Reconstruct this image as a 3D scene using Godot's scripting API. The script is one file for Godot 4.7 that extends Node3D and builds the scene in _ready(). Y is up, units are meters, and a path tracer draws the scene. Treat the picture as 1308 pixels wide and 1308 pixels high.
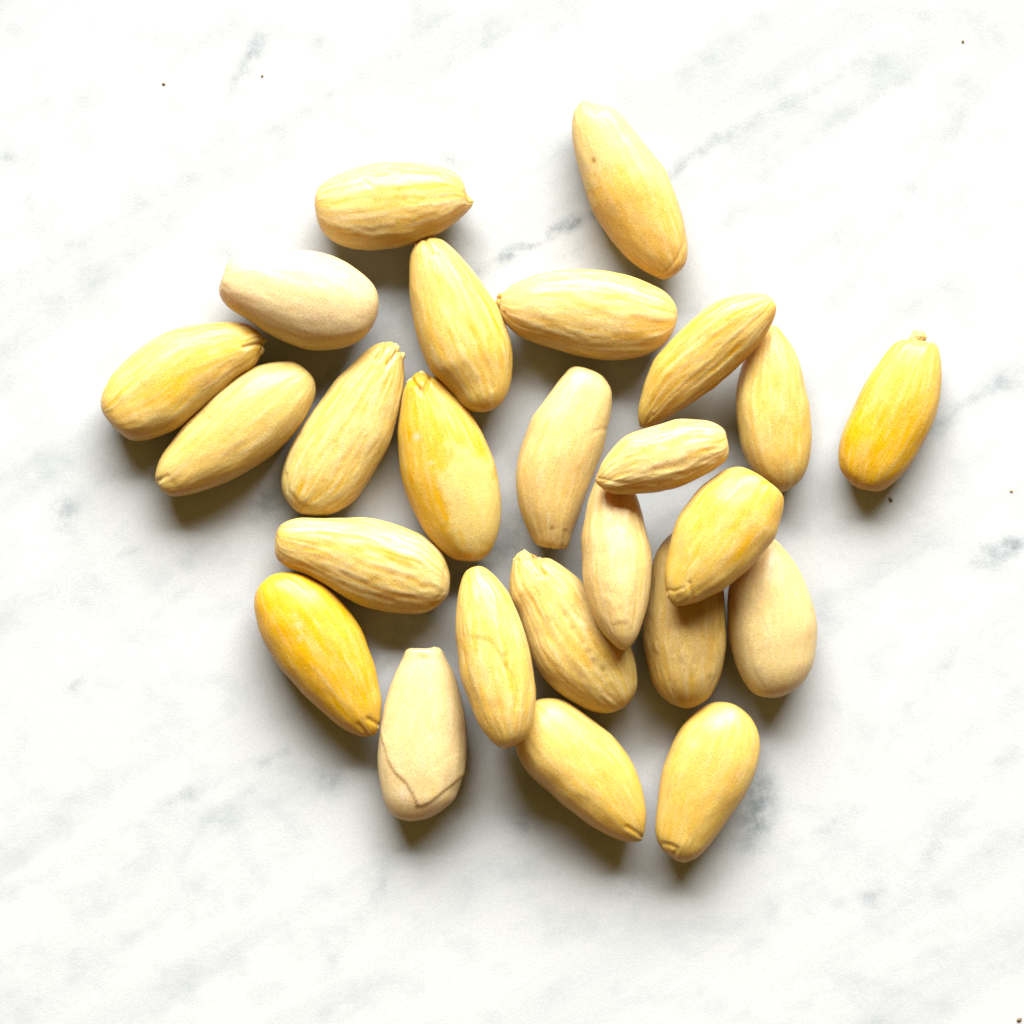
extends Node3D
# Shelled, blanched almonds in a loose heap on a white marble slab, seen from straight above.
# Units are metres at real size: an almond is about 25 mm long, the picture about 145 mm wide.

const CAM_H := 0.60                 # lens above the marble
const MPP := 0.145 / 1308.0         # metres per photo pixel on the marble
const RINGS := 144
const AROUND := 104

var n_rib := FastNoiseLite.new()
var n_lump := FastNoiseLite.new()
var n_patch := FastNoiseLite.new()
var n_fine := FastNoiseLite.new()
var skin: StandardMaterial3D
var skin_tip: StandardMaterial3D
var crumb_mat: Array[StandardMaterial3D] = []
var heap := {}                      # height of what already lies in each half-millimetre cell
const CELL := 0.0005
var taken := {}


func _ready():
	# ---- camera ----
	var cam := Camera3D.new()
	cam.name = "camera"
	cam.fov = rad_to_deg(2.0 * atan(0.0725 / CAM_H))
	cam.near = 0.02
	cam.far = 20.0
	add_child(cam)
	cam.position = Vector3(0, CAM_H, 0)
	cam.rotation_degrees = Vector3(-90, 0, 0)
	cam.current = true
	# ---- surrounding room light, exposure ----
	var we := WorldEnvironment.new()
	we.name = "surroundings"
	var env := Environment.new()
	env.background_mode = Environment.BG_COLOR
	env.background_color = Color(0.23, 0.15, 0.038).linear_to_srgb()
	env.tonemap_mode = Environment.TONE_MAPPER_LINEAR
	env.tonemap_exposure = 1.0
	env.sdfgi_enabled = true
	env.ssao_enabled = true
	env.ssil_enabled = true
	we.environment = env
	add_child(we)
	# ---- one large soft window light from the upper right of the picture ----
	var key := AreaLight3D.new()
	key.name = "window_light"
	key.area_size = Vector2(4.4, 2.1)
	key.area_range = 14.0
	key.light_energy = 103.0
	key.light_color = Color(0.992, 1.0, 1.0)
	key.shadow_enabled = true
	add_child(key)
	key.look_at_from_position(Vector3(0.20, 2.14, -3.38), Vector3(0.0, 0.0, 0.0), Vector3.UP)
	# ---- the surface, then the almonds, then the crumbs ----
	make_noises()
	make_materials()
	marble_slab()
	almonds()
	crumbs()


# ------------------------------------------------------------------ helpers
func make_noises():
	for q in [[n_rib, 11, 1.0, 3], [n_lump, 23, 1.0, 2], [n_patch, 37, 1.0, 3], [n_fine, 51, 1.0, 2]]:
		var n: FastNoiseLite = q[0]
		n.seed = q[1]
		n.frequency = q[2]
		n.noise_type = FastNoiseLite.TYPE_SIMPLEX_SMOOTH
		n.fractal_type = FastNoiseLite.FRACTAL_FBM
		n.fractal_octaves = q[3]


func numbered(called: String) -> String:
	if not taken.has(called):
		taken[called] = 0
		return called
	taken[called] += 1
	return "%s_%03d" % [called, taken[called]]


func lin(c: Vector3) -> Color:
	return Color(c.x, c.y, c.z).linear_to_srgb()


func grain(side: int, low: float, high: float, sd: int, soft: float) -> ImageTexture:
	# fine speckle of single grains, slightly clumped
	var rng := RandomNumberGenerator.new()
	rng.seed = sd
	var raw := PackedFloat32Array()
	raw.resize(side * side)
	for i in side * side:
		raw[i] = rng.randf()
	var px := PackedByteArray()
	px.resize(side * side * 3)
	for y in side:
		for x in side:
			var a := raw[y * side + x]
			var b := raw[y * side + (x + 1) % side]
			var c := raw[((y + 1) % side) * side + x]
			var d := raw[((y + 1) % side) * side + (x + 1) % side]
			var v := lerpf(a, (a + b + c + d) * 0.25, soft)
			v = lerpf(low, high, clampf(0.5 + (v - 0.5) * 1.5, 0.0, 1.0))
			var g := int(clampf(v, 0.0, 1.0) * 255.0)
			var k := (y * side + x) * 3
			px[k] = g
			px[k + 1] = g
			px[k + 2] = g
	return ImageTexture.create_from_image(Image.create_from_data(side, side, false, Image.FORMAT_RGB8, px))


func make_materials():
	var speckle := grain(512, 0.82, 1.0, 5, 0.55)
	var pores := grain(512, 0.0, 1.0, 9, 0.8)
	skin = StandardMaterial3D.new()
	skin.vertex_color_use_as_albedo = true
	skin.albedo_texture = speckle
	skin.uv1_triplanar = true
	skin.uv1_scale = Vector3.ONE * 26.0
	skin.roughness = 0.38
	skin.metallic_specular = 0.36
	skin.subsurf_scatter_enabled = true
	skin.subsurf_scatter_strength = 0.16
	skin.heightmap_enabled = true
	skin.heightmap_texture = pores
	skin.heightmap_scale = 0.0022
	skin_tip = skin.duplicate()
	skin_tip.roughness = 0.7
	for c in [Vector3(0.16, 0.10, 0.05), Vector3(0.32, 0.23, 0.08), Vector3(0.11, 0.09, 0.07)]:
		var m := StandardMaterial3D.new()
		m.albedo_color = lin(c)
		m.roughness = 0.8
		crumb_mat.append(m)


func px_world(x: float, y: float, h := 0.0) -> Vector3:
	# a place in the photograph, at a height above the marble
	var k := MPP * (CAM_H - h) / CAM_H
	return Vector3((x - 654.0) * k, h, (y - 654.0) * k)


# ------------------------------------------------------------------ marble
const SLAB_TEX := 2048
const SLAB_SPAN := 0.20             # metres that the vein map covers


func vein_line(map: PackedFloat32Array, pts: Array, wide: float):
	# pts: x, y, depth of tone; drawn as a soft, wandering band in photo pixels
	var s := SLAB_TEX * MPP / SLAB_SPAN
	for i in pts.size() - 1:
		var a: Vector3 = pts[i]
		var b: Vector3 = pts[i + 1]
		var n := int(a.distance_to(b) / 3.0) + 1
		for j in n:
			var p := a.lerp(b, float(j) / n)
			p.x += n_lump.get_noise_2d(p.x * 0.02, p.y * 0.02 + 40.0) * 7.0
			p.y += n_lump.get_noise_2d(p.x * 0.02 + 90.0, p.y * 0.02) * 7.0
			var amp := p.z * clampf(0.75 + 0.9 * n_lump.get_noise_2d(p.x * 0.03, p.y * 0.03), 0.1, 1.5) * 0.20
			var w := wide * 1.25 * (1.0 + 0.7 * n_lump.get_noise_2d(p.x * 0.015 + 7.0, p.y * 0.015))
			dab(map, p.x, p.y, w, w, 0.0, amp, s)


func dab(map: PackedFloat32Array, x: float, y: float, rx: float, ry: float, turn: float, amp: float, s: float):
	var r := maxf(rx, ry) * 2.2
	var cx := SLAB_TEX * 0.5 + (x - 654.0) * s
	var cy := SLAB_TEX * 0.5 + (y - 654.0) * s
	var ca := cos(turn)
	var sa := sin(turn)
	for py in range(maxi(0, int(cy - r * s)), mini(SLAB_TEX, int(cy + r * s) + 1)):
		for qx in range(maxi(0, int(cx - r * s)), mini(SLAB_TEX, int(cx + r * s) + 1)):
			var dx := (qx - cx) / s
			var dy := (py - cy) / s
			var u := (dx * ca + dy * sa) / rx
			var v := (-dx * sa + dy * ca) / ry
			var e := u * u + v * v
			if e < 4.8:
				var k := py * SLAB_TEX + qx
				map[k] = maxf(map[k], 0.0) + amp * exp(-e) * (1.0 - minf(map[k], 0.6))


func marble_slab():
	var map := PackedFloat32Array()
	map.resize(SLAB_TEX * SLAB_TEX)
	var s := SLAB_TEX * MPP / SLAB_SPAN
	# veins that can be followed across the slab
	vein_line(map, [Vector3(560, 372, .10), Vector3(640, 328, .50), Vector3(700, 300, .55), Vector3(745, 278, .80), Vector3(800, 250, .3), Vector3(868, 213, .36), Vector3(895, 196, .2), Vector3(912, 176, .40), Vector3(928, 168, .24), Vector3(975, 146, .12), Vector3(1040, 115, .13), Vector3(1095, 70, .06), Vector3(1160, 40, .06), Vector3(1215, 2, .07)], 7.0)
	vein_line(map, [Vector3(-40, 385, .05), Vector3(10, 360, .10), Vector3(60, 333, .09), Vector3(150, 276, .09), Vector3(255, 212, .09), Vector3(285, 150, .05), Vector3(300, 90, .07)], 8.0)
	vein_line(map, [Vector3(300, 190, .02), Vector3(345, 170, .09), Vector3(420, 125, .10), Vector3(470, 90, .08), Vector3(512, 65, .12), Vector3(580, 10, .04)], 7.0)
	vein_line(map, [Vector3(85, 885, .22), Vector3(102, 873, .30), Vector3(125, 855, .12), Vector3(160, 815, .09), Vector3(187, 794, .10), Vector3(260, 740, .03)], 5.0)
	vein_line(map, [Vector3(-30, 1155, .09), Vector3(10, 1142, .11), Vector3(60, 1120, .05), Vector3(150, 1065, .07), Vector3(230, 1018, .14), Vector3(255, 1008, .16), Vector3(300, 985, .05), Vector3(350, 968, .18), Vector3(372, 958, .22)], 7.0)
	vein_line(map, [Vector3(215, 1130, .03), Vector3(265, 1050, .10), Vector3(290, 1040, .10), Vector3(330, 1000, .05)], 9.0)
	vein_line(map, [Vector3(420, 1230, .06), Vector3(455, 1180, .09), Vector3(490, 1130, .18), Vector3(497, 1095, .26)], 8.0)
	vein_line(map, [Vector3(1010, 1082, .16), Vector3(1045, 1068, .15), Vector3(1082, 1040, .20), Vector3(1100, 1042, .10)], 7.0)
	vein_line(map, [Vector3(1230, 722, .12), Vector3(1262, 706, .24), Vector3(1287, 694, .38), Vector3(1320, 690, .22)], 9.0)
	vein_line(map, [Vector3(1190, 548, .30), Vector3(1215, 524, .34), Vector3(1245, 505, .12), Vector3(1270, 488, .22), Vector3(1320, 470, .10)], 7.0)
	vein_line(map, [Vector3(1130, 1190, .03), Vector3(1190, 1085, .08), Vector3(1255, 1000, .05), Vector3(1310, 945, .10)], 9.0)
	vein_line(map, [Vector3(1130, 960, .06), Vector3(1165, 900, .07), Vector3(1210, 835, .06), Vector3(1280, 790, .07)], 9.0)
	vein_line(map, [Vector3(880, 330, .03), Vector3(940, 270, .10), Vector3(980, 215, .06), Vector3(1060, 160, .08), Vector3(1180, 80, .06)], 8.0)
	vein_line(map, [Vector3(1050, 395, .05), Vector3(1090, 360, .10), Vector3(1110, 330, .05), Vector3(1215, 165, .06), Vector3(1250, 130, .07)], 10.0)
	vein_line(map, [Vector3(20, 620, .06), Vector3(70, 590, .05), Vector3(140, 545, .04)], 8.0)
	vein_line(map, [Vector3(690, 640, .10), Vector3(640, 700, .22), Vector3(560, 770, .20), Vector3(470, 850, .12)], 14.0)
	# darker clouds
	for q in [[316, 78, 11, 36, 0.55, .30], [330, 52, 10, 18, 0.4, .22], [405, 58, 11, 12, 0.0, .16], [580, 207, 17, 11, 0.0, .30], [10, 198, 22, 13, -.3, .17], [36, 260, 9, 13, 0.0, .12], [110, 180, 22, 20, 0.0, .10],
			[88, 652, 22, 20, -.6, .26], [80, 672, 9, 9, 0.0, .14], [164, 706, 16, 5, -.3, .16], [236, 720, 11, 11, 0.0, .10], [345, 642, 30, 18, -.6, .42], [420, 1000, 18, 15, 0.0, .22],
			[130, 355, 22, 12, -.5, .13], [966, 1036, 22, 46, .25, .50], [668, 1050, 17, 17, 0.0, .24], [1112, 1142, 22, 16, -.4, .22], [1070, 1152, 14, 10, 0.0, .14], [985, 1160, 16, 16, 0.0, .10],
			[1268, 47, 22, 16, 0.0, .10], [1208, 258, 30, 22, 0.0, .09], [1115, 78, 50, 16, -.3, .08], [118, 760, 60, 22, -.5, .08], [1212, 1050, 20, 14, -.6, .08], [740, 1190, 60, 14, -.3, .04],
			[330, 1110, 90, 40, -.6, .04], [600, 60, 80, 40, -.5, .04], [1100, 1260, 60, 30, -.4, .05], [810, 1130, 40, 22, -.4, .14], [345, 285, 20, 16, 0.0, .12], [290, 325, 14, 14, 0.0, .16],
			[480, 700, 40, 30, 0.0, .10], [770, 420, 40, 26, .4, .12], [500, 400, 30, 40, .4, .12], [440, 480, 40, 22, -.5, .10], [1120, 1308, 18, 8, 0.0, .16], [415, 1292, 14, 12, 0.0, .10],
			[1072, 500, 12, 8, 0.0, .12], [1060, 790, 40, 12, .4, .06], [1050, 760, 18, 22, .3, .10], [1240, 930, 14, 12, 0.0, .07]]:
		dab(map, q[0], q[1], q[2], q[3], q[4], q[5], s)
	# cloudy ground tone drawn out along the veins, by noise pictures
	var cloud := FastNoiseLite.new()
	cloud.seed = 8
	cloud.frequency = 0.0042
	cloud.noise_type = FastNoiseLite.TYPE_SIMPLEX_SMOOTH
	cloud.fractal_octaves = 5
	cloud.fractal_gain = 0.55
	cloud.domain_warp_enabled = true
	cloud.domain_warp_amplitude = 60.0
	cloud.domain_warp_frequency = 0.004
	var broken := FastNoiseLite.new()
	broken.seed = 21
	broken.frequency = 0.035
	broken.noise_type = FastNoiseLite.TYPE_SIMPLEX_SMOOTH
	broken.fractal_octaves = 4
	var rng := RandomNumberGenerator.new()
	rng.seed = 77
	var px := PackedByteArray()
	px.resize(SLAB_TEX * SLAB_TEX * 3)
	var half := SLAB_TEX / 2
	var soft := PackedFloat32Array()       # coarse grid of the cloud, sampled between
	var cg := half + 2
	soft.resize(cg * cg)
	var tear := PackedFloat32Array()
	tear.resize(cg * cg)
	var mott := PackedFloat32Array()
	mott.resize(cg * cg)
	var bumps := PackedByteArray()
	bumps.resize(SLAB_TEX * SLAB_TEX)
	for y in cg:
		for x in cg:
			var u := x * 2.0
			var v := y * 2.0
			soft[y * cg + x] = cloud.get_noise_2d((u + v) * 0.42 + (u - v) * 0.0, (v - u) * 0.0 + (u * 0.55 + v) * 1.15)
			tear[y * cg + x] = broken.get_noise_2d(u, v)
			mott[y * cg + x] = cloud.get_noise_2d((u + v * 0.6) * 2.1 + 3000.0, (v - u * 0.3) * 2.6)
	for y in SLAB_TEX:
		for x in SLAB_TEX:
			var k := y * SLAB_TEX + x
			var c := (y >> 1) * cg + (x >> 1)
			var d := map[k]
			if d > 0.004:
				d = d * clampf(0.72 + 0.75 * tear[c], 0.15, 1.4)
			var fog := maxf(0.0, soft[c] + 0.03) * 0.17 + maxf(0.0, mott[c]) * 0.14
			var dark := d + fog
			# crystal grain: strongest where the stone is dark
			var rv := rng.randf()
			bumps[k] = int(rv * 255.0)
			var g := 1.0 + (rv - 0.5) * (0.15 + 0.8 * minf(d, 0.5))
			var val := 0.37 * (1.0 - dark) * g
			var o := k * 3
			# stored as sRGB bytes
			px[o] = int(clampf(255.0 * pow(val * (1.0 - 0.17 * dark), 0.4545), 0.0, 255.0))
			px[o + 1] = int(clampf(255.0 * pow(val * 1.002, 0.4545), 0.0, 255.0))
			px[o + 2] = int(clampf(255.0 * pow(val * (1.0 + 0.10 * dark), 0.4545), 0.0, 255.0))
	var img := Image.create_from_data(SLAB_TEX, SLAB_TEX, false, Image.FORMAT_RGB8, px)
	var m := StandardMaterial3D.new()
	m.albedo_texture = ImageTexture.create_from_image(img)
	m.heightmap_enabled = true
	m.heightmap_texture = ImageTexture.create_from_image(Image.create_from_data(SLAB_TEX, SLAB_TEX, false, Image.FORMAT_L8, bumps))
	m.heightmap_scale = 0.0012
	m.roughness = 0.42
	m.metallic_specular = 0.35
	# a slab three vein maps wide, each mirrored against the next, with an eased edge
	var st := SurfaceTool.new()
	st.begin(Mesh.PRIMITIVE_TRIANGLES)
	st.set_material(m)
	var half_w := SLAB_SPAN * 1.5
	var cuts: Array[float] = [-half_w, -SLAB_SPAN * 0.5, SLAB_SPAN * 0.5, half_w]
	var uvs: Array[float] = [1.0, 0.0, 1.0, 0.0]
	for j in 3:
		for i in 3:
			quad(st, Vector3(cuts[i], 0, cuts[j]), Vector3(cuts[i + 1], 0, cuts[j]), Vector3(cuts[i + 1], 0, cuts[j + 1]), Vector3(cuts[i], 0, cuts[j + 1]),
				Vector2(uvs[i], uvs[j]), Vector2(uvs[i + 1], uvs[j]), Vector2(uvs[i + 1], uvs[j + 1]), Vector2(uvs[i], uvs[j + 1]), Vector3.UP)
	for t in 4:
		var b := Basis(Vector3.UP, t * PI / 2)
		var e := 0.002
		var p := [Vector3(-half_w, 0, half_w), Vector3(half_w, 0, half_w), Vector3(half_w, -e, half_w + e), Vector3(-half_w, -e, half_w + e), Vector3(half_w, -0.02, half_w + e), Vector3(-half_w, -0.02, half_w + e)]
		quad(st, b * p[0], b * p[1], b * p[2], b * p[3], Vector2(0, 0), Vector2(1, 0), Vector2(1, .01), Vector2(0, .01), (b * Vector3(0, 1, 1)).normalized())
		quad(st, b * p[3], b * p[2], b * p[4], b * p[5], Vector2(0, .01), Vector2(1, .01), Vector2(1, .1), Vector2(0, .1), b * Vector3(0, 0, 1))
	quad(st, Vector3(-half_w, -0.02, half_w), Vector3(half_w, -0.02, half_w), Vector3(half_w, -0.02, -half_w), Vector3(-half_w, -0.02, -half_w), Vector2(0, 0), Vector2(1, 0), Vector2(1, 1), Vector2(0, 1), Vector3.DOWN)
	var o := MeshInstance3D.new()
	o.name = "marble_tabletop"
	o.mesh = st.commit()
	o.set_meta("kind", "structure")
	o.set_meta("label", "white marble surface with soft grey veins under the almonds")
	o.set_meta("category", "marble surface")
	add_child(o)


func quad(st: SurfaceTool, a: Vector3, b: Vector3, c: Vector3, d: Vector3, ua: Vector2, ub: Vector2, uc: Vector2, ud: Vector2, n: Vector3):
	var front := (c - a).cross(b - a).dot(n) > 0.0
	var order := [[a, ua], [b, ub], [c, uc], [a, ua], [c, uc], [d, ud]] if front else [[a, ua], [c, uc], [b, ub], [a, ua], [d, ud], [c, uc]]
	for q in order:
		st.set_normal(n)
		st.set_uv(q[1])
		st.add_vertex(q[0])


# ------------------------------------------------------------------ almonds
func smooth_loop(flat: Array) -> PackedVector2Array:
	var p := PackedVector2Array()
	for i in flat.size() / 2:
		p.append(Vector2(flat[i * 2], flat[i * 2 + 1]))
	var out := PackedVector2Array()
	var n := p.size()
	for i in n:
		for j in 6:
			out.append(p[i].cubic_interpolate(p[(i + 1) % n], p[(i + n - 1) % n], p[(i + 2) % n], j / 6.0))
	return out


func near_line(p: Vector2, line: Array) -> Vector2:
	# distance to a crease given as x, y, x, y ... ; y of the result is the signed side
	var best := 1e9
	var side := 0.0
	for i in line.size() / 2 - 1:
		var a := Vector2(line[i * 2], line[i * 2 + 1])
		var b := Vector2(line[i * 2 + 2], line[i * 2 + 3])
		var t := clampf((p - a).dot(b - a) / (b - a).length_squared(), 0.0, 1.0)
		var d := p.distance_to(a.lerp(b, t))
		if d < best:
			best = d
			side = signf((b - a).cross(p - a))
	return Vector2(best, side * best)


# d holds: o outline (the tip first), h thickness over width, rib, gold at tip and at butt, tan share,
# z height of its middle (mm), pitch (tip up, degrees), roll, rest (lies on others), tips, creases, spots, patches
func almond(label: String, d: Dictionary):
	var loop := smooth_loop(d.o)
	var mid := Vector2.ZERO
	for p in loop:
		mid += p
	mid /= loop.size()
	var xx := 0.0
	var xy := 0.0
	var yy := 0.0
	for p in loop:
		var q := p - mid
		xx += q.x * q.x
		xy += q.x * q.y
		yy += q.y * q.y
	var ang := 0.5 * atan2(2.0 * xy, xx - yy)
	var ax := Vector2.from_angle(ang)
	if ax.dot(Vector2(d.o[0], d.o[1]) - mid) < 0.0:
		ax = -ax
	var ay := Vector2(-ax.y, ax.x)
	var t_min := 1e9
	var t_max := -1e9
	for p in loop:
		t_min = minf(t_min, ax.dot(p - mid))
		t_max = maxf(t_max, ax.dot(p - mid))
	mid += ax * (t_min + t_max) * 0.5
	var reach := (t_max - t_min) * 0.5
	var low := PackedFloat32Array()
	var high := PackedFloat32Array()
	var ts := PackedFloat32Array()
	var widest := 0.0
	for i in RINGS + 1:
		var t := reach * cos(PI * i / RINGS)
		var tq := clampf(t, -reach * 0.9985, reach * 0.9985)
		var lo := 1e9
		var hi := -1e9
		for j in loop.size():
			var a := loop[j] - mid
			var b := loop[(j + 1) % loop.size()] - mid
			var ta := ax.dot(a) - tq
			var tb := ax.dot(b) - tq
			if (ta <= 0.0) != (tb <= 0.0):
				var s := lerpf(ay.dot(a), ay.dot(b), ta / (ta - tb))
				lo = minf(lo, s)
				hi = maxf(hi, s)
		if hi < lo:
			lo = 0.0
			hi = 0.0
		if i == 0 or i == RINGS:
			lo = (lo + hi) * 0.5
			hi = lo
		ts.append(t)
		low.append(lo)
		high.append(hi)
		widest = maxf(widest, (hi - lo) * 0.5)
	var zmid: float = d.get("z", 4.0) * 0.001
	var k := MPP * (CAM_H - zmid) / CAM_H
	var pitch := deg_to_rad(d.get("pitch", 0.0))
	var roll := deg_to_rad(d.get("roll", 0.0))
	var long := 1.0 / cos(pitch)
	var tall: float = widest * d.get("h", 0.68) * 1.08
	var rib: float = d.get("rib", 0.6)
	var sd: float = d.seed * 13.7
	# --- base shape
	var pos := PackedVector3Array()
	var cols := PackedColorArray()
	var row := AROUND
	var bend: float = d.get("bend", 0.0)
	for i in RINGS + 1:
		var w := (high[i] - low[i]) * 0.5 * 1.015
		var c := (high[i] + low[i]) * 0.5
		var h := tall * pow(w / widest, 0.82)
		var along := ts[i] / reach
		var lift := bend * tall * (0.4 - along * along)
		for j in row:
			var f := TAU * j / row
			var y := signf(cos(f)) * pow(absf(cos(f)), 0.93)
			var z := signf(sin(f)) * pow(absf(sin(f)), 0.93)
			if z < 0.0:
				z *= 0.9
			pos.append(Vector3(ts[i] * long * k, (h * z + lift) * k, (c + w * y) * k))
	# --- relief
	var nor := ring_normals(pos, row)
	var gold_t: float = d.get("gt", 0.3)
	var gold_b: float = d.get("gb", 0.3)
	var tan_share: float = d.get("tan", 0.2)
	var pale: float = d.get("pale", 0.0)
	var moved := PackedVector3Array()
	for i in RINGS + 1:
		var along := ts[i] / reach               # 1 at the tip, -1 at the butt
		var w := (high[i] - low[i]) * 0.5 / widest
		for j in row:
			var n := i * row + j
			var f := TAU * j / row
			var cy := cos(f)
			var cz := sin(f)
			var b := pos[n]
			var q := mid + ax * ts[i] + ay * (b.z / k)
			# ribs run from end to end and fade at the poles; they fan out as the width grows
			var cr := 2.6
			var wob := n_lump.get_noise_3d(along * 0.9 + sd, cy * 0.7, cz * 0.7) * 0.45
			var wav := n_lump.get_noise_3d(along * 2.2 + sd, cy * 2.0, cz * 2.0 + 60.0) * 0.07
			var r1 := n_rib.get_noise_3d((cy + wob * 0.35 + wav) * cr + sd, (cz + wob * 0.35 - wav) * cr, along * 0.55 + sd * 0.3)
			var groove := 1.0 - minf(1.0, absf(r1) * 3.4)
			groove *= groove
			var thread := n_rib.get_noise_3d((cy + wav * 0.6) * 10.0 + sd, (cz - wav * 0.6) * 10.0 + 3.0, along * 1.1 + sd)
			var fine := n_rib.get_noise_3d(cy * 6.5 + sd, cz * 6.5 + 31.0, along * 1.5 + sd)
			var lump := n_lump.get_noise_3d(along * 1.5 + sd, cy * 1.25 + 5.0, cz * 1.25)
			var fade := smoothstep(0.08, 0.78, w)
			var stripe := smoothstep(-0.16, 0.16, n_patch.get_noise_3d((cy + wav) * 4.4 + sd + 7.0, (cz - wav) * 4.4, along * 0.75 + sd)) - 0.5
			var disp := (r1 * 0.085 - groove * 0.06 + fine * 0.05 + thread * 0.04) * rib * fade + lump * 0.11 * fade
			# pits and dimples
			var dim := n_fine.get_noise_3d(b.x * 420.0 + sd, b.y * 420.0, b.z * 420.0)
			disp += dim * 0.012 - stripe * 0.05 * rib * fade
			# short furrows drawn together at the tip
			var tipness := smoothstep(0.72, 0.97, along)
			disp += tipness * 0.09 * n_rib.get_noise_3d(cy * 3.6 + sd, cz * 3.6, 4.0)
			var streak := n_patch.get_noise_3d(along * 1.1 + sd, cy * 3.2 + wob, cz * 3.2 + 9.0)
			var patch := n_patch.get_noise_3d(along * 1.6 + sd + 50.0, cy * 1.1, cz * 1.1)
			var g := lerpf(gold_t, gold_b, smoothstep(0.55, -0.55, along + patch * 0.5))
			g += (streak * 0.45 + patch * 0.35) * (0.28 + 0.72 * rib) + stripe * 0.42 * rib + groove * 0.22 * rib - (r1 * 0.30 + fine * 0.35 + thread * 0.55) * (0.35 + 0.65 * rib)
			var brown: float = d.get("brown", 0.0) + tipness * 0.28 * (0.5 + n_fine.get_noise_3d(cy * 3.0 + sd, cz * 3.0, along * 9.0))
			var pallor := pale + (0.16 * maxf(0.0, fine * 2.0) + 0.30 * maxf(0.0, thread * 2.0)) * (0.3 + 0.7 * rib)
			if cz > -0.15:
				for cr_ in d.get("creases", []):
					var nl := near_line(q, cr_.slice(3))
					var dep: float = cr_[0]
					var wide: float = cr_[1]
					var up: float = cr_[2]
					if nl.x < 30.0:
						disp -= dep * exp(-(nl.x * nl.x) / (wide * wide))
						disp += up * smoothstep(-wide * 0.4, wide * 0.8, nl.y) * exp(-maxf(nl.y, 0.0) / 16.0)
						brown += 0.13 * exp(-(nl.x * nl.x) / (wide * wide)) * clampf(dep * 2.6, 0.0, 1.0)
				for sp in d.get("spots", []):
					var e: float = q.distance_to(Vector2(sp[0], sp[1])) / sp[2]
					if e < 2.0:
						var here: float = exp(-e * e * 1.4)
						if sp[3] > 0.0:
							brown += sp[3] * here
							disp -= 0.07 * here
						else:
							pallor -= sp[3] * here
				for pa in d.get("patches", []):
					# a bared, differently coloured area: x, y, radius along, radius across, gold change, height change
					var dq := q - Vector2(pa[0], pa[1])
					var e2 := Vector2(dq.dot(ax) / pa[2], dq.dot(ay) / pa[3]).length() + n_lump.get_noise_2d(q.x * 0.035 + sd, q.y * 0.035) * 0.30
					var inside := smoothstep(1.14, 0.72, e2)
					g = lerpf(g, pa[4] + streak * 0.18, inside)
					disp += pa[5] * inside
			moved.append(b + nor[n] * (disp * 0.001))
			g = clampf(g, 0.0, 1.0)
			var cream := Vector3(0.595, 0.445, 0.145)
			var gold := Vector3(0.565, 0.302, 0.002)
			var tawny := Vector3(0.54, 0.36, 0.112)
			var col := cream.lerp(gold, g)
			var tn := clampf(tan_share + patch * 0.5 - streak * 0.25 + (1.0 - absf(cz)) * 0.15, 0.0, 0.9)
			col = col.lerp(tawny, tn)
			col = col.lerp(Vector3(0.625, 0.475, 0.30), clampf(pallor, 0.0, 0.9))
			col = col.lerp(Vector3(0.26, 0.13, 0.02), clampf(brown, 0.0, 0.75))
			cols.append(Color(col.x, col.y, col.z))
	var nn := ring_normals(moved, row)
	var mesh := ring_mesh(moved, nn, cols, row, skin)
	# --- the thing
	var root := Node3D.new()
	root.name = numbered("almond")
	root.set_meta("label", label)
	root.set_meta("category", "almond")
	root.set_meta("group", "blanched almonds heaped on the marble")
	add_child(root)
	var kernel := MeshInstance3D.new()
	kernel.name = "kernel"
	kernel.mesh = mesh
	root.add_child(kernel, true)
	var dir := Vector3(ax.x, 0, ax.y)
	var basis := Basis(dir, Vector3.UP, dir.cross(Vector3.UP)) * Basis(Vector3.BACK, pitch) * Basis(Vector3.RIGHT, roll)
	# --- small lobes of the root end at the tip: x, y, length, width (photo pixels), lift, brownness
	var lobes: Array = d.get("tips", [])
	if lobes.size():
		var tip := MeshInstance3D.new()
		tip.name = "root_tip"
		tip.mesh = lobe_mesh(lobes, mid, ax, ay, k, long, sd)
		root.add_child(tip, true)
	# --- lower it onto the marble, or onto what lies there already
	var bottom := {}
	var top := {}
	var lowest := 1e9
	var flat := px_world(mid.x, mid.y, zmid)
	for p in moved:
		var v := basis * p
		lowest = minf(lowest, v.y)
		var cell := Vector2i(floori((v.x + flat.x) / CELL), floori((v.z + flat.z) / CELL))
		if not bottom.has(cell) or v.y < bottom[cell]:
			bottom[cell] = v.y
		if not top.has(cell) or v.y > top[cell]:
			top[cell] = v.y
	var drop := -lowest
	var hit := 0.0
	for cell in bottom:
		if heap.has(cell):
			hit = maxf(hit, heap[cell] - bottom[cell] - drop)
	if d.get("rest", false):
		drop += hit - 0.0001
	for cell in top:
		heap[cell] = maxf(heap.get(cell, 0.0), top[cell] + drop)
	print("almond ", d.seed, " length mm ", snappedf(reach * 2 * k * 1000, 0.1), " width ", snappedf(widest * 2 * k * 1000, 0.1), " middle at mm ", snappedf(drop * 1000, 0.1), " assumed ", zmid * 1000, " overlap mm ", snappedf(hit * 1000, 0.1))
	root.transform = Transform3D(basis, Vector3(flat.x, drop, flat.z))


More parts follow.
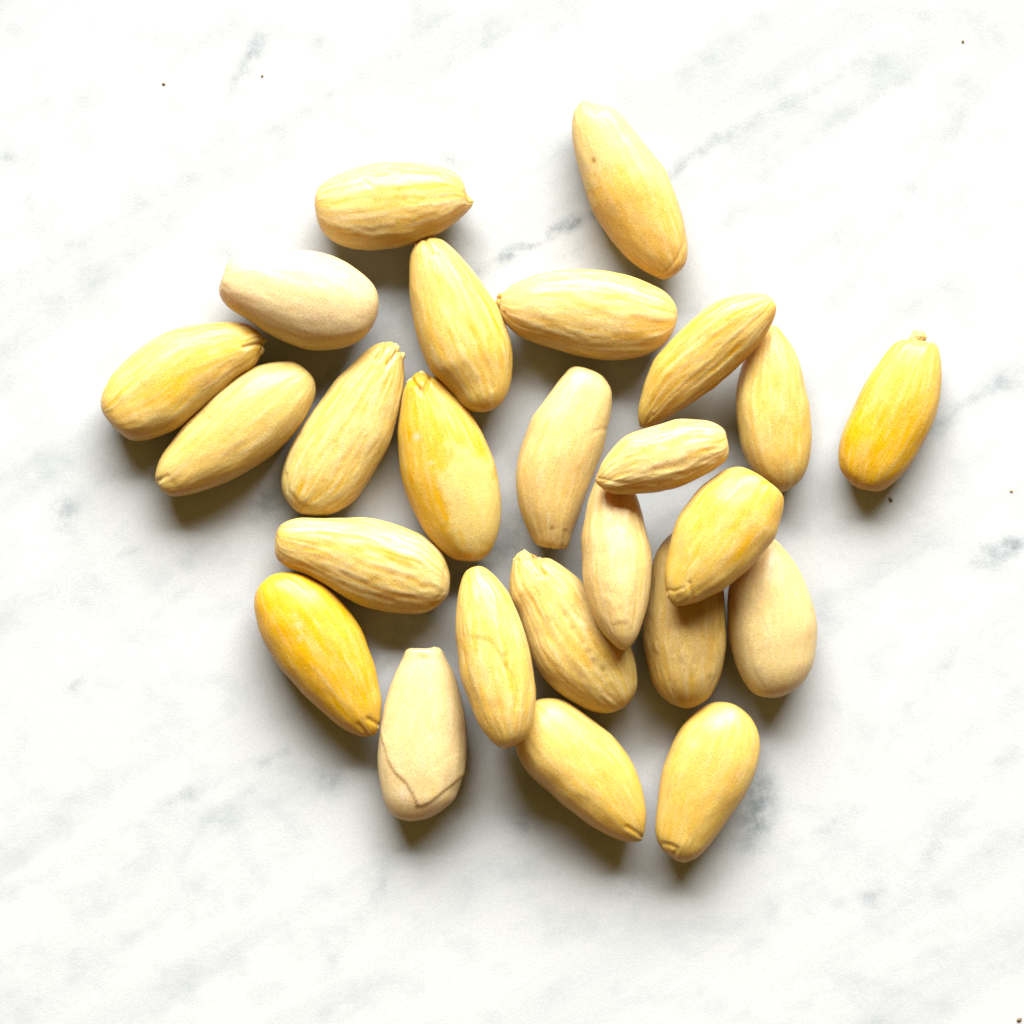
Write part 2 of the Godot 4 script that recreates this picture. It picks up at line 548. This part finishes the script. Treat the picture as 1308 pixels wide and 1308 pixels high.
func ring_normals(p: PackedVector3Array, row: int) -> PackedVector3Array:
	var out := PackedVector3Array()
	out.resize(p.size())
	for i in RINGS + 1:
		for j in row:
			var a := p[mini(i + 1, RINGS) * row + j] - p[maxi(i - 1, 0) * row + j]
			var b := p[i * row + (j + 1) % row] - p[i * row + (j + row - 1) % row]
			var n := a.cross(b)
			if i == 0:
				n = Vector3.RIGHT
			elif i == RINGS:
				n = Vector3.LEFT
			out[i * row + j] = n.normalized()
	# all must point away from the axis
	var t := (RINGS / 2) * row + row / 4
	if out[t].y < 0.0:
		for i in range(row, RINGS * row):
			out[i] = -out[i]
	return out


func ring_mesh(p: PackedVector3Array, n: PackedVector3Array, c: PackedColorArray, row: int, m: Material) -> ArrayMesh:
	var idx := PackedInt32Array()
	var t := (RINGS / 2) * row + row / 4
	var flip := (p[t + row] - p[t]).cross(p[t + row + 1] - p[t]).dot(n[t]) > 0.0
	for i in RINGS:
		for j in row:
			var a := i * row + j
			var b := i * row + (j + 1) % row
			var e := a + row
			var f := b + row
			if flip:
				idx.append_array([a, f, e, a, b, f])
			else:
				idx.append_array([a, e, f, a, f, b])
	var arr := []
	arr.resize(Mesh.ARRAY_MAX)
	arr[Mesh.ARRAY_VERTEX] = p
	arr[Mesh.ARRAY_NORMAL] = n
	arr[Mesh.ARRAY_COLOR] = c
	arr[Mesh.ARRAY_INDEX] = idx
	var mesh := ArrayMesh.new()
	mesh.add_surface_from_arrays(Mesh.PRIMITIVE_TRIANGLES, arr)
	mesh.surface_set_material(0, m)
	return mesh


func lobe_mesh(lobes: Array, mid: Vector2, ax: Vector2, ay: Vector2, k: float, long: float, sd: float) -> Mesh:
	var st := SurfaceTool.new()
	st.begin(Mesh.PRIMITIVE_TRIANGLES)
	st.set_material(skin_tip)
	for l in lobes:
		var q := Vector2(l[0], l[1]) - mid
		var c := Vector3(q.dot(ax) * long, l[4], q.dot(ay)) * k
		var s := SphereMesh.new()
		s.radius = 1.0
		s.height = 2.0
		s.radial_segments = 18
		s.rings = 10
		var arr := s.get_mesh_arrays()
		var v: PackedVector3Array = arr[Mesh.ARRAY_VERTEX]
		for i in arr[Mesh.ARRAY_INDEX].size():
			var p: Vector3 = v[arr[Mesh.ARRAY_INDEX][i]]
			var u := p * (1.0 + 0.18 * n_lump.get_noise_3d(p.x * 1.3 + sd + l[0], p.y * 1.3, p.z * 1.3) + 0.16 * n_fine.get_noise_3d(p.x * 3.0 + sd, p.y * 3.0, p.z * 3.0 + l[1]))
			var tint := clampf(l[5] + 0.35 * n_fine.get_noise_3d(p.x * 2.0 + sd, p.y * 2.0, p.z * 2.0), 0.0, 1.0)
			var col := Vector3(0.66, 0.48, 0.17).lerp(Vector3(0.33, 0.16, 0.015), tint)
			st.set_color(Color(col.x, col.y, col.z))
			st.set_smooth_group(0)
			st.add_vertex(c + Vector3(u.x * l[2] * 0.5, u.y * l[3] * 0.42, u.z * l[3] * 0.5) * k)
	st.index()
	st.generate_normals()
	return st.commit()


func almonds():
	almond("cream ribbed almond lying crosswise, highest in the left half, tip pointing right",
		{"seed": 1, "o": [604, 259, 595, 272, 579, 286, 561, 298, 540, 307, 517, 314, 494, 317, 472, 319, 446, 316, 423, 306, 410, 292, 404, 275, 402, 258, 405, 244, 414, 234, 435, 223, 460, 214, 488, 208, 515, 208, 540, 210, 563, 214, 579, 220, 591, 232, 596, 247], "h": .70, "rib": .9, "gt": .35, "gb": .32, "tan": .05, "pale": .12, "roll": 4, "tips": [[594, 258, 22, 10, 0, .1]],
		"creases": [[.08, 2.2, .0, 468, 233, 485, 246, 478, 238], [.07, 2.4, .03, 566, 226, 582, 233, 592, 247]]})
	almond("golden almond at far left, notched tip tucked under the nearly white almond",
		{"seed": 3, "o": [337, 439, 334, 452, 324, 468, 303, 483, 285, 499, 269, 512, 250, 529, 230, 546, 207, 556, 184, 562, 166, 561, 150, 550, 138, 537, 130, 523, 130, 509, 136, 493, 145, 477, 161, 461, 180, 445, 200, 431, 223, 421, 250, 415, 280, 412, 303, 412, 319, 416, 333, 427], "h": .66, "rib": .6, "gt": .62, "gb": .42, "tan": .18, "roll": -5, "z": 3.8, "tips": [[329, 450, 22, 12, 3, .25], [331, 438, 20, 11, 1, .35]],
		"creases": [[.10, 2.5, 0.0, 232, 428, 244, 424, 257, 421], [.32, 2.6, 0.0, 340, 439, 328, 442, 314, 447]], "patches": [[225, 490, 50, 22, .85, .0]]})
	almond("palest almond, nearly white and smooth, blunt end to the left",
		{"seed": 2, "o": [281, 368, 289, 347, 294, 333, 310, 327, 333, 323, 363, 321, 388, 321, 413, 325, 439, 335, 461, 349, 477, 364, 484, 382, 482, 403, 475, 419, 461, 434, 441, 443, 416, 447, 390, 445, 363, 436, 338, 423, 315, 407, 294, 394, 283, 380], "h": .70, "rib": .3, "gt": .05, "gb": .0, "tan": .20, "pale": .54, "roll": -6, "z": 4.3, "pitch": 1, "rest": true, "creases": [[.06, 3.0, .0, 345, 345, 372, 350, 400, 362]]})
	almond("tan almond pointing to the lower left, side by side with the far left almond",
		{"seed": 4, "o": [199, 615, 199, 604, 205, 586, 219, 565, 235, 544, 256, 524, 276, 503, 299, 485, 322, 471, 345, 464, 363, 462, 377, 463, 391, 472, 401, 485, 403, 501, 397, 519, 386, 540, 370, 560, 349, 579, 327, 595, 304, 609, 281, 619, 256, 628, 233, 633, 217, 633, 205, 623], "h": .68, "rib": .45, "gt": .35, "gb": .20, "tan": .50, "roll": 6, "tips": [[207, 612, 16, 9, 1, .35], [212, 622, 16, 10, 1, .15]],
		"spots": [[271, 537, 4, .4], [262, 530, 3, .25], [204, 613, 5, .4], [224, 619, 6, .25]], "creases": [[.17, 2.8, .0, 198, 616, 206, 615, 216, 610]]})
	almond("long slim cream almond tapering to a notched tip at upper right",
		{"seed": 5, "o": [500, 437, 506, 443, 513, 453, 516, 470, 516, 491, 511, 518, 504, 543, 496, 568, 483, 592, 470, 615, 455, 635, 439, 648, 422, 657, 403, 659, 384, 656, 371, 646, 362, 631, 360, 613, 364, 592, 372, 570, 384, 549, 399, 526, 415, 505, 430, 485, 447, 468, 462, 453, 474, 443, 485, 438], "h": .58, "rib": .95, "gt": .22, "gb": .18, "tan": .28, "roll": 3, "tips": [[489, 451, 26, 12, 2, .1], [502, 449, 22, 13, 2, .1], [511, 459, 20, 9, 1, .05]],
		"creases": [[.10, 3.0, .05, 418, 653, 400, 651, 381, 643, 368, 626, 366, 606], [.32, 2.8, .0, 492, 434, 487, 446, 481, 458], [.32, 2.8, .0, 509, 446, 503, 455, 495, 466]]})
	almond("glossy yellow almond with a cream patch on its lower right half, notched tip upward",
		{"seed": 6, "o": [540, 476, 552, 481, 563, 484, 577, 499, 590, 514, 603, 531, 615, 552, 624, 573, 632, 596, 637, 621, 639, 642, 638, 665, 634, 686, 626, 705, 613, 716, 598, 717, 582, 715, 567, 706, 554, 693, 542, 677, 531, 657, 521, 634, 514, 610, 511, 585, 509, 556, 511, 533, 514, 506, 519, 491, 527, 481, 534, 476], "h": .64, "rib": .2, "gt": .82, "gb": .80, "tan": .0, "roll": -4, "tips": [[541, 485, 22, 14, 2, .2], [556, 491, 20, 11, 2, .0], [526, 493, 20, 11, 1, .0]],
		"patches": [[608, 642, 76, 40, .12, .05]], "spots": [[535, 558, 5, -.8], [554, 591, 3, -.7], [537, 500, 6, .2]], "creases": [[.32, 2.8, .0, 524, 481, 530, 488, 538, 498], [.32, 2.8, .0, 552, 478, 547, 490, 542, 504]]})
	almond("broad straw coloured almond whose tip touches the underside of the crosswise top left almond",
		{"seed": 7, "o": [539, 306, 548, 304, 562, 306, 575, 315, 591, 331, 607, 350, 621, 370, 635, 391, 646, 416, 653, 439, 655, 459, 653, 485, 647, 505, 637, 519, 621, 526, 605, 526, 591, 519, 578, 503, 562, 487, 550, 475, 541, 455, 532, 427, 526, 395, 523, 366, 523, 336, 527, 319], "h": .72, "rib": .65, "gt": .30, "gb": .50, "tan": .28, "roll": 14, "tips": [[535, 322, 22, 10, 1, .2], [549, 314, 22, 14, 1, .05]],
		"creases": [[.26, 2.8, .0, 541, 304, 543, 315, 546, 328], [.06, 3, .0, 590, 372, 602, 379, 615, 378], [.09, 3.0, .0, 555, 330, 572, 370, 590, 420, 612, 470, 622, 500]]})
	almond("cream almond lying level with a brown nub at its left tip, below the topmost almond",
		{"seed": 8, "o": [638, 391, 641, 377, 652, 366, 671, 356, 694, 349, 721, 345, 751, 345, 781, 348, 808, 355, 831, 364, 847, 372, 859, 384, 865, 398, 863, 416, 854, 434, 838, 448, 815, 456, 790, 459, 762, 458, 735, 453, 707, 445, 682, 437, 659, 425, 643, 409], "h": .70, "rib": .85, "gt": .12, "gb": .45, "tan": .05, "pale": .14, "roll": -5, "tips": [[639, 388, 14, 15, 1, .75], [640, 379, 10, 9, 2, .9], [643, 399, 11, 10, 1, .4]],
		"spots": [[645, 398, 2.5, .8]]})
	almond("topmost almond, apart above the heap, cream upper half and yellow lower half",
		{"seed": 9, "o": [747, 128, 763, 133, 782, 137, 796, 149, 809, 166, 822, 182, 836, 201, 849, 218, 859, 241, 868, 266, 875, 291, 878, 314, 876, 335, 866, 348, 853, 356, 841, 355, 824, 347, 807, 335, 792, 320, 778, 302, 767, 285, 757, 268, 749, 247, 743, 228, 736, 203, 732, 180, 731, 163, 733, 146, 739, 134], "h": .66, "rib": .35, "gt": .05, "gb": .85, "tan": .05, "pale": .18, "roll": -8, "tips": [[750, 137, 18, 12, 2, .2], [763, 142, 18, 11, 2, .1]],
		"creases": [[.10, 2.5, .06, 846, 352, 858, 343, 868, 329, 875, 312, 876, 296], [.22, 2.4, .0, 752, 124, 757, 136, 762, 143], [.18, 2.4, .0, 764, 132, 768, 139, 762, 143]], "spots": [[761, 206, 4, .9], [752, 214, 6, -.4]], "patches": [[806, 285, 78, 42, .92, -.03]]})
	almond("cream almond at right edge of the heap, upper end under a slanting ribbed almond",
		{"seed": 11, "o": [990, 416, 999, 425, 1013, 446, 1023, 471, 1029, 498, 1034, 521, 1036, 549, 1035, 576, 1030, 599, 1020, 616, 1006, 626, 995, 628, 976, 618, 960, 599, 949, 576, 943, 549, 940, 519, 942, 494, 948, 468, 957, 446, 968, 428, 980, 418], "h": .74, "rib": .5, "gt": .32, "gb": .34, "tan": .30, "roll": 10, "patches": [[996, 560, 34, 16, .68, -.02]]})
	almond("lone almond at far right with golden lower half and a stubby upper nub",
		{"seed": 12, "o": [1174, 434, 1186, 438, 1197, 441, 1202, 460, 1203, 481, 1201, 504, 1196, 527, 1188, 548, 1178, 567, 1167, 587, 1153, 606, 1140, 618, 1125, 627, 1111, 627, 1096, 623, 1083, 613, 1074, 598, 1072, 581, 1075, 560, 1081, 543, 1090, 524, 1100, 502, 1111, 481, 1123, 464, 1134, 449, 1146, 437, 1161, 434], "h": .62, "rib": .22, "gt": .58, "gb": 1.0, "tan": .0, "roll": -3, "tips": [[1171, 436, 30, 20, 0, .22], [1174, 430, 19, 20, 0, .22], [1160, 443, 22, 14, 1, .1], [1187, 446, 22, 13, 1, .1]],
		"creases": [[.07, 3, .02, 1075, 590, 1082, 607, 1094, 616]]})
	almond("upright tan almond in the middle with blunt ragged tip pointing down",
		{"seed": 13, "o": [709, 701, 696, 699, 684, 694, 676, 680, 669, 665, 663, 647, 660, 626, 660, 601, 664, 577, 671, 556, 680, 533, 694, 514, 707, 496, 719, 481, 728, 471, 736, 468, 751, 471, 768, 479, 777, 491, 781, 504, 780, 525, 775, 550, 770, 573, 762, 596, 753, 619, 745, 640, 738, 661, 731, 680, 726, 697, 719, 701], "h": .76, "rib": .4, "gt": .55, "gb": .12, "tan": .35, "pale": .20, "roll": -6, "tips": [[710, 691, 20, 14, 2, .25], [697, 690, 18, 14, 1, .05], [722, 689, 18, 11, 1, .15]],
		"creases": [[.08, 3.0, .0, 755, 552, 764, 548, 776, 549], [.15, 2.8, .0, 703, 703, 702, 690, 702, 676], [.13, 2.6, .0, 716, 704, 718, 692, 719, 678]], "spots": [[711, 692, 8, .2]]})
	almond("mostly covered brown ribbed almond below the large golden almond",
		{"seed": 17, "o": [876, 675, 895, 683, 911, 706, 920, 733, 924, 758, 926, 788, 927, 820, 924, 843, 918, 866, 906, 889, 889, 902, 872, 904, 851, 894, 835, 873, 827, 843, 821, 816, 821, 788, 826, 756, 832, 726, 841, 701, 856, 683], "h": .78, "rib": 1.2, "gt": .62, "gb": .58, "tan": .70, "brown": .24, "roll": 5, "patches": [[872, 832, 34, 26, .15, .02]]})
	almond("smooth peach coloured almond at lower right edge of the heap, pointed upper end",
		{"seed": 18, "o": [987, 689, 1000, 700, 1014, 717, 1025, 738, 1034, 761, 1040, 781, 1043, 802, 1041, 827, 1037, 850, 1025, 871, 1009, 884, 991, 891, 970, 889, 957, 880, 945, 861, 937, 839, 931, 811, 930, 784, 931, 752, 939, 731, 953, 712, 970, 695], "h": .70, "rib": .22, "gt": .15, "gb": .16, "tan": .32, "pale": .32, "roll": 8, "creases": [[.05, 3, .02, 950, 830, 955, 855, 970, 878]]})
	almond("tan ribbed almond with a row of dark pits, forked tip at its upper left",
		{"seed": 19, "o": [668, 704, 682, 709, 690, 713, 703, 714, 722, 726, 742, 743, 758, 765, 777, 783, 795, 805, 805, 825, 811, 845, 813, 863, 812, 881, 804, 897, 790, 907, 772, 911, 749, 906, 726, 893, 706, 877, 690, 859, 678, 836, 669, 808, 662, 783, 653, 765, 651, 744, 654, 723, 659, 710], "h": .68, "rib": 1.0, "gt": .30, "gb": .42, "tan": .48, "roll": -4, "tips": [[672, 712, 20, 15, 2, .2], [662, 720, 18, 13, 1, .05], [692, 722, 22, 14, 1, .05]],
		"creases": [[.45, 3.2, .0, 684, 710, 688, 719, 696, 733], [.20, 2.4, .0, 662, 716, 668, 712, 674, 711], [.09, 3.0, .0, 716, 772, 738, 808, 760, 840, 778, 862], [.08, 3.0, .0, 690, 780, 715, 825, 745, 865]],
		"spots": [[723, 781, 4, .45], [733, 799, 4, .5], [745, 818, 4, .5], [753, 829, 4, .55], [761, 840, 5, .5], [772, 852, 4, .6], [668, 760, 6, .3], [703, 790, 4, .25]]})
	almond("level cream almond with many long ribs, blunt tip left, above the deepest gold almond",
		{"seed": 21, "o": [352, 697, 354, 680, 361, 669, 381, 662, 409, 662, 438, 662, 468, 662, 496, 668, 521, 677, 541, 686, 560, 702, 571, 721, 575, 741, 571, 762, 557, 776, 539, 783, 514, 783, 487, 780, 461, 773, 436, 760, 413, 746, 390, 733, 367, 724, 354, 712], "h": .68, "rib": 1.15, "gt": .35, "gb": .30, "tan": .05, "pale": .10, "roll": -6, "tips": [[359, 690, 14, 20, 2, .05]], "creases": [[.08, 3, .03, 569, 725, 568, 752, 552, 771]]})
	almond("deepest golden smooth almond at lower left of the heap, tip down to the right",
		{"seed": 22, "o": [483, 930, 479, 938, 464, 941, 449, 936, 434, 927, 419, 915, 403, 901, 388, 887, 375, 872, 359, 854, 346, 834, 335, 814, 329, 795, 325, 774, 327, 757, 334, 745, 348, 734, 365, 731, 382, 733, 399, 740, 417, 750, 434, 767, 449, 786, 461, 805, 470, 828, 478, 851, 483, 874, 487, 895, 486, 914, 485, 923], "h": .66, "rib": .3, "gt": .92, "gb": 1.0, "tan": .0, "roll": -7, "tips": [[476, 924, 22, 13, 2, .1], [464, 930, 20, 12, 1, .25]],
		"spots": [[379, 800, 6, -.45], [381, 817, 4, -.5], [374, 788, 4, -.3]], "creases": [[.18, 3.0, .0, 487, 928, 479, 924, 469, 919], [.15, 3.0, .0, 470, 941, 464, 933, 457, 926]]})
	almond("upright pinkish almond with a torn skin flap round its lower end, flat tip upward",
		{"seed": 23, "o": [542, 829, 561, 828, 571, 844, 581, 865, 588, 890, 593, 915, 595, 940, 595, 965, 592, 988, 586, 1007, 579, 1022, 563, 1036, 544, 1046, 523, 1049, 504, 1043, 493, 1028, 487, 1007, 483, 982, 483, 959, 486, 932, 491, 906, 498, 879, 506, 858, 514, 841, 521, 829], "h": .60, "rib": .3, "gt": .30, "gb": .12, "tan": .35, "pale": .44, "roll": 2, "tips": [[541, 838, 16, 15, 1, .25], [530, 837, 16, 11, 1, .0], [555, 835, 16, 12, 1, .0]],
		"creases": [[.03, 3.8, .22, 589, 992, 578, 1001, 562, 1013, 549, 1024, 533, 1030, 527, 1015, 518, 999, 503, 985, 495, 970, 490, 950], [.09, 2.8, .0, 532, 1029, 530, 1041], [.05, 5.0, .0, 503, 880, 500, 930, 498, 960]],
		"spots": [[549, 940, 5, -.6], [541, 839, 7, .3], [514, 1012, 12, -.4], [556, 1030, 13, -.25]], "patches": [[540, 1006, 24, 18, .62, .0], [570, 1027, 14, 10, .85, .0]]})
	almond("straw yellow almond at bottom of the heap pointing lower right, upper end partly covered",
		{"seed": 24, "o": [817, 1074, 802, 1075, 785, 1070, 768, 1062, 750, 1051, 733, 1038, 716, 1025, 701, 1010, 684, 996, 672, 983, 662, 966, 658, 950, 662, 929, 671, 908, 684, 895, 699, 892, 714, 893, 729, 899, 749, 913, 768, 928, 783, 941, 798, 959, 810, 979, 818, 1000, 823, 1021, 825, 1040, 824, 1055, 821, 1069], "h": .70, "rib": .28, "gt": .58, "gb": .38, "tan": .22, "roll": -10, "tips": [[811, 1064, 22, 13, 2, .1], [797, 1064, 20, 12, 1, .2]], "creases": [[.17, 3.0, .0, 822, 1072, 810, 1064, 797, 1057]]})
	almond("lemon yellow smooth almond lowest in the heap, curled notch at its lower left tip",
		{"seed": 25, "o": [856, 1094, 844, 1082, 838, 1067, 838, 1049, 841, 1019, 846, 987, 856, 959, 865, 939, 878, 920, 897, 904, 915, 897, 936, 899, 954, 911, 965, 927, 970, 946, 969, 968, 963, 991, 952, 1014, 938, 1035, 924, 1055, 910, 1074, 894, 1092, 878, 1101, 866, 1100], "h": .66, "rib": .04, "gt": .56, "gb": .50, "tan": .0, "pale": .04, "roll": 5, "tips": [[854, 1078, 20, 15, 3, .25], [866, 1090, 18, 14, 2, .05], [847, 1069, 14, 11, 2, .05]],
		"creases": [[.15, 3.0, .0, 848, 1077, 858, 1079, 866, 1083, 860, 1095]], "spots": [[935, 911, 10, -.45], [922, 925, 9, -.35], [886, 950, 8, -.3], [964, 840, 3, .5], [944, 988, 7, -.2]]})
	# those that lie on others
	almond("slim pale centred almond with tan sides, pointed end down over the pitted ribbed almond",
		{"seed": 15, "o": [772, 602, 795, 612, 810, 630, 818, 652, 825, 680, 830, 702, 831, 728, 827, 765, 820, 792, 811, 815, 796, 829, 779, 818, 765, 800, 754, 777, 746, 745, 744, 714, 743, 687, 748, 659, 752, 638, 760, 616], "h": .80, "rib": .7, "gt": .22, "gb": .35, "tan": .50, "pale": .20, "roll": 4, "pitch": -8, "z": 6.0, "rest": true, "patches": [[787, 735, 62, 21, .10, .10]],
		"creases": [[.05, 4.5, .0, 764, 680, 765, 730, 770, 760], [.05, 4.0, .0, 811, 680, 813, 730, 808, 760]], "spots": [[787, 700, 18, -.4], [788, 740, 14, -.3]]})
	almond("almond with a split, sunken crease down its face, over the straw yellow bottom almond",
		{"seed": 20, "o": [609, 724, 620, 726, 636, 740, 650, 758, 659, 779, 668, 802, 675, 827, 680, 852, 684, 879, 683, 905, 677, 930, 666, 945, 650, 953, 638, 953, 625, 941, 611, 921, 600, 893, 590, 866, 586, 838, 582, 808, 583, 779, 587, 751, 595, 731], "h": .76, "rib": .7, "gt": .32, "gb": .52, "tan": .34, "roll": -4, "pitch": -8, "z": 6.4, "rest": true,
		"creases": [[.08, 3.5, .10, 662, 905, 664, 888, 658, 867, 648, 852, 640, 836, 630, 822, 616, 818], [.07, 3, .0, 678, 845, 681, 868, 671, 905], [.06, 3.5, .0, 590, 780, 594, 830, 606, 880, 622, 920]], "spots": [[648, 839, 6, .55], [650, 852, 5, .4], [636, 903, 12, .25], [660, 810, 10, -.2]]})
	almond("golden ribbed almond slanting up to the right across another's upper end",
		{"seed": 10, "o": [824, 547, 817, 539, 816, 521, 821, 500, 827, 480, 837, 459, 850, 443, 866, 425, 885, 407, 903, 393, 926, 381, 951, 376, 974, 376, 987, 386, 990, 397, 985, 413, 974, 432, 960, 450, 942, 468, 921, 487, 901, 502, 880, 517, 860, 530, 841, 541], "h": .72, "rib": .95, "gt": .55, "gb": .42, "tan": .10, "roll": -8, "pitch": -10, "z": 6.5, "rest": true, "tips": [[824, 539, 16, 11, 1, .3], [831, 537, 14, 10, 1, .15]],
		"creases": [[.12, 2.2, .0, 824, 546, 828, 535, 833, 526]]})
	almond("large smooth golden almond lying on two others at right, ragged tip lower left",
		{"seed": 16, "o": [864, 773, 854, 765, 849, 746, 849, 728, 853, 707, 857, 687, 864, 666, 876, 646, 892, 625, 910, 611, 928, 600, 947, 597, 965, 605, 981, 617, 998, 631, 1000, 646, 995, 666, 988, 687, 974, 705, 958, 723, 940, 739, 922, 753, 901, 763, 885, 770], "h": .62, "rib": .35, "gt": .55, "gb": .74, "tan": .20, "roll": 6, "pitch": 4, "z": 9.8, "rest": true, "tips": [[866, 761, 18, 16, 2, .2], [857, 757, 16, 11, 2, .05], [877, 762, 18, 12, 2, .05]],
		"creases": [[.10, 2.5, .04, 853, 755, 862, 757, 872, 753], [.16, 2.8, .0, 884, 769, 882, 758, 880, 747]], "spots": [[979, 678, 3, -.6], [866, 763, 6, .25]]})
	almond("small ribbed cream almond lying topmost on the right, across the slim pale centred one",
		{"seed": 14, "o": [761, 615, 763, 605, 770, 590, 784, 572, 800, 557, 821, 549, 843, 543, 866, 536, 889, 536, 910, 540, 924, 549, 928, 563, 930, 576, 926, 588, 910, 600, 889, 612, 869, 621, 843, 627, 818, 630, 795, 631, 777, 629, 767, 622], "h": .74, "rib": 1.1, "gt": .18, "gb": .14, "tan": .14, "pale": .14, "roll": -6, "pitch": 3, "z": 10.0, "rest": true, "tips": [[769, 612, 12, 17, 0, .15]],
		"creases": [[.10, 2.5, .05, 764, 611, 780, 614, 800, 616]]})


# ------------------------------------------------------------------ crumbs
func crumbs():
	for q in [[209, 107, 4.4, 2.5, .2, 0, "largest brown crumb near the top left corner"], [335, 97, 3.0, 2.4, .6, 0, "small brown crumb below the grey smudge at top left"], [1230, 53, 3.4, 2.8, 1.2, 0, "dark crumb near the top right corner"],
			[1138, 638, 7.0, 3.0, .95, 2, "black splinter just below the lone almond at far right"], [1292, 627, 3.6, 2.6, .3, 1, "yellow crumb by the right edge, right of the lone almond"], [1302, 1302, 6.5, 4.2, -.5, 0, "brown crumb in the bottom right corner"]]:
		var s := SphereMesh.new()
		s.radius = 1.0
		s.height = 2.0
		s.radial_segments = 12
		s.rings = 7
		var arr := s.get_mesh_arrays()
		var v: PackedVector3Array = arr[Mesh.ARRAY_VERTEX]
		var st := SurfaceTool.new()
		st.begin(Mesh.PRIMITIVE_TRIANGLES)
		st.set_material(crumb_mat[q[5]])
		for i in arr[Mesh.ARRAY_INDEX].size():
			var p: Vector3 = v[arr[Mesh.ARRAY_INDEX][i]]
			var u := p * (1.0 + 0.55 * n_lump.get_noise_3d(p.x + q[0], p.y, p.z + q[1]))
			st.set_smooth_group(-1)
			st.add_vertex(Vector3(u.x * q[2] * 0.5, u.y * q[3] * 0.4 + q[3] * 0.3, u.z * q[3] * 0.5) * MPP)
		st.generate_normals()
		var o := MeshInstance3D.new()
		o.name = numbered("crumb")
		o.mesh = st.commit()
		o.set_meta("label", q[6])
		o.set_meta("category", "crumb")
		o.set_meta("group", "crumbs scattered on the marble")
		add_child(o)
		o.position = px_world(q[0], q[1])
		o.rotation.y = -q[4]
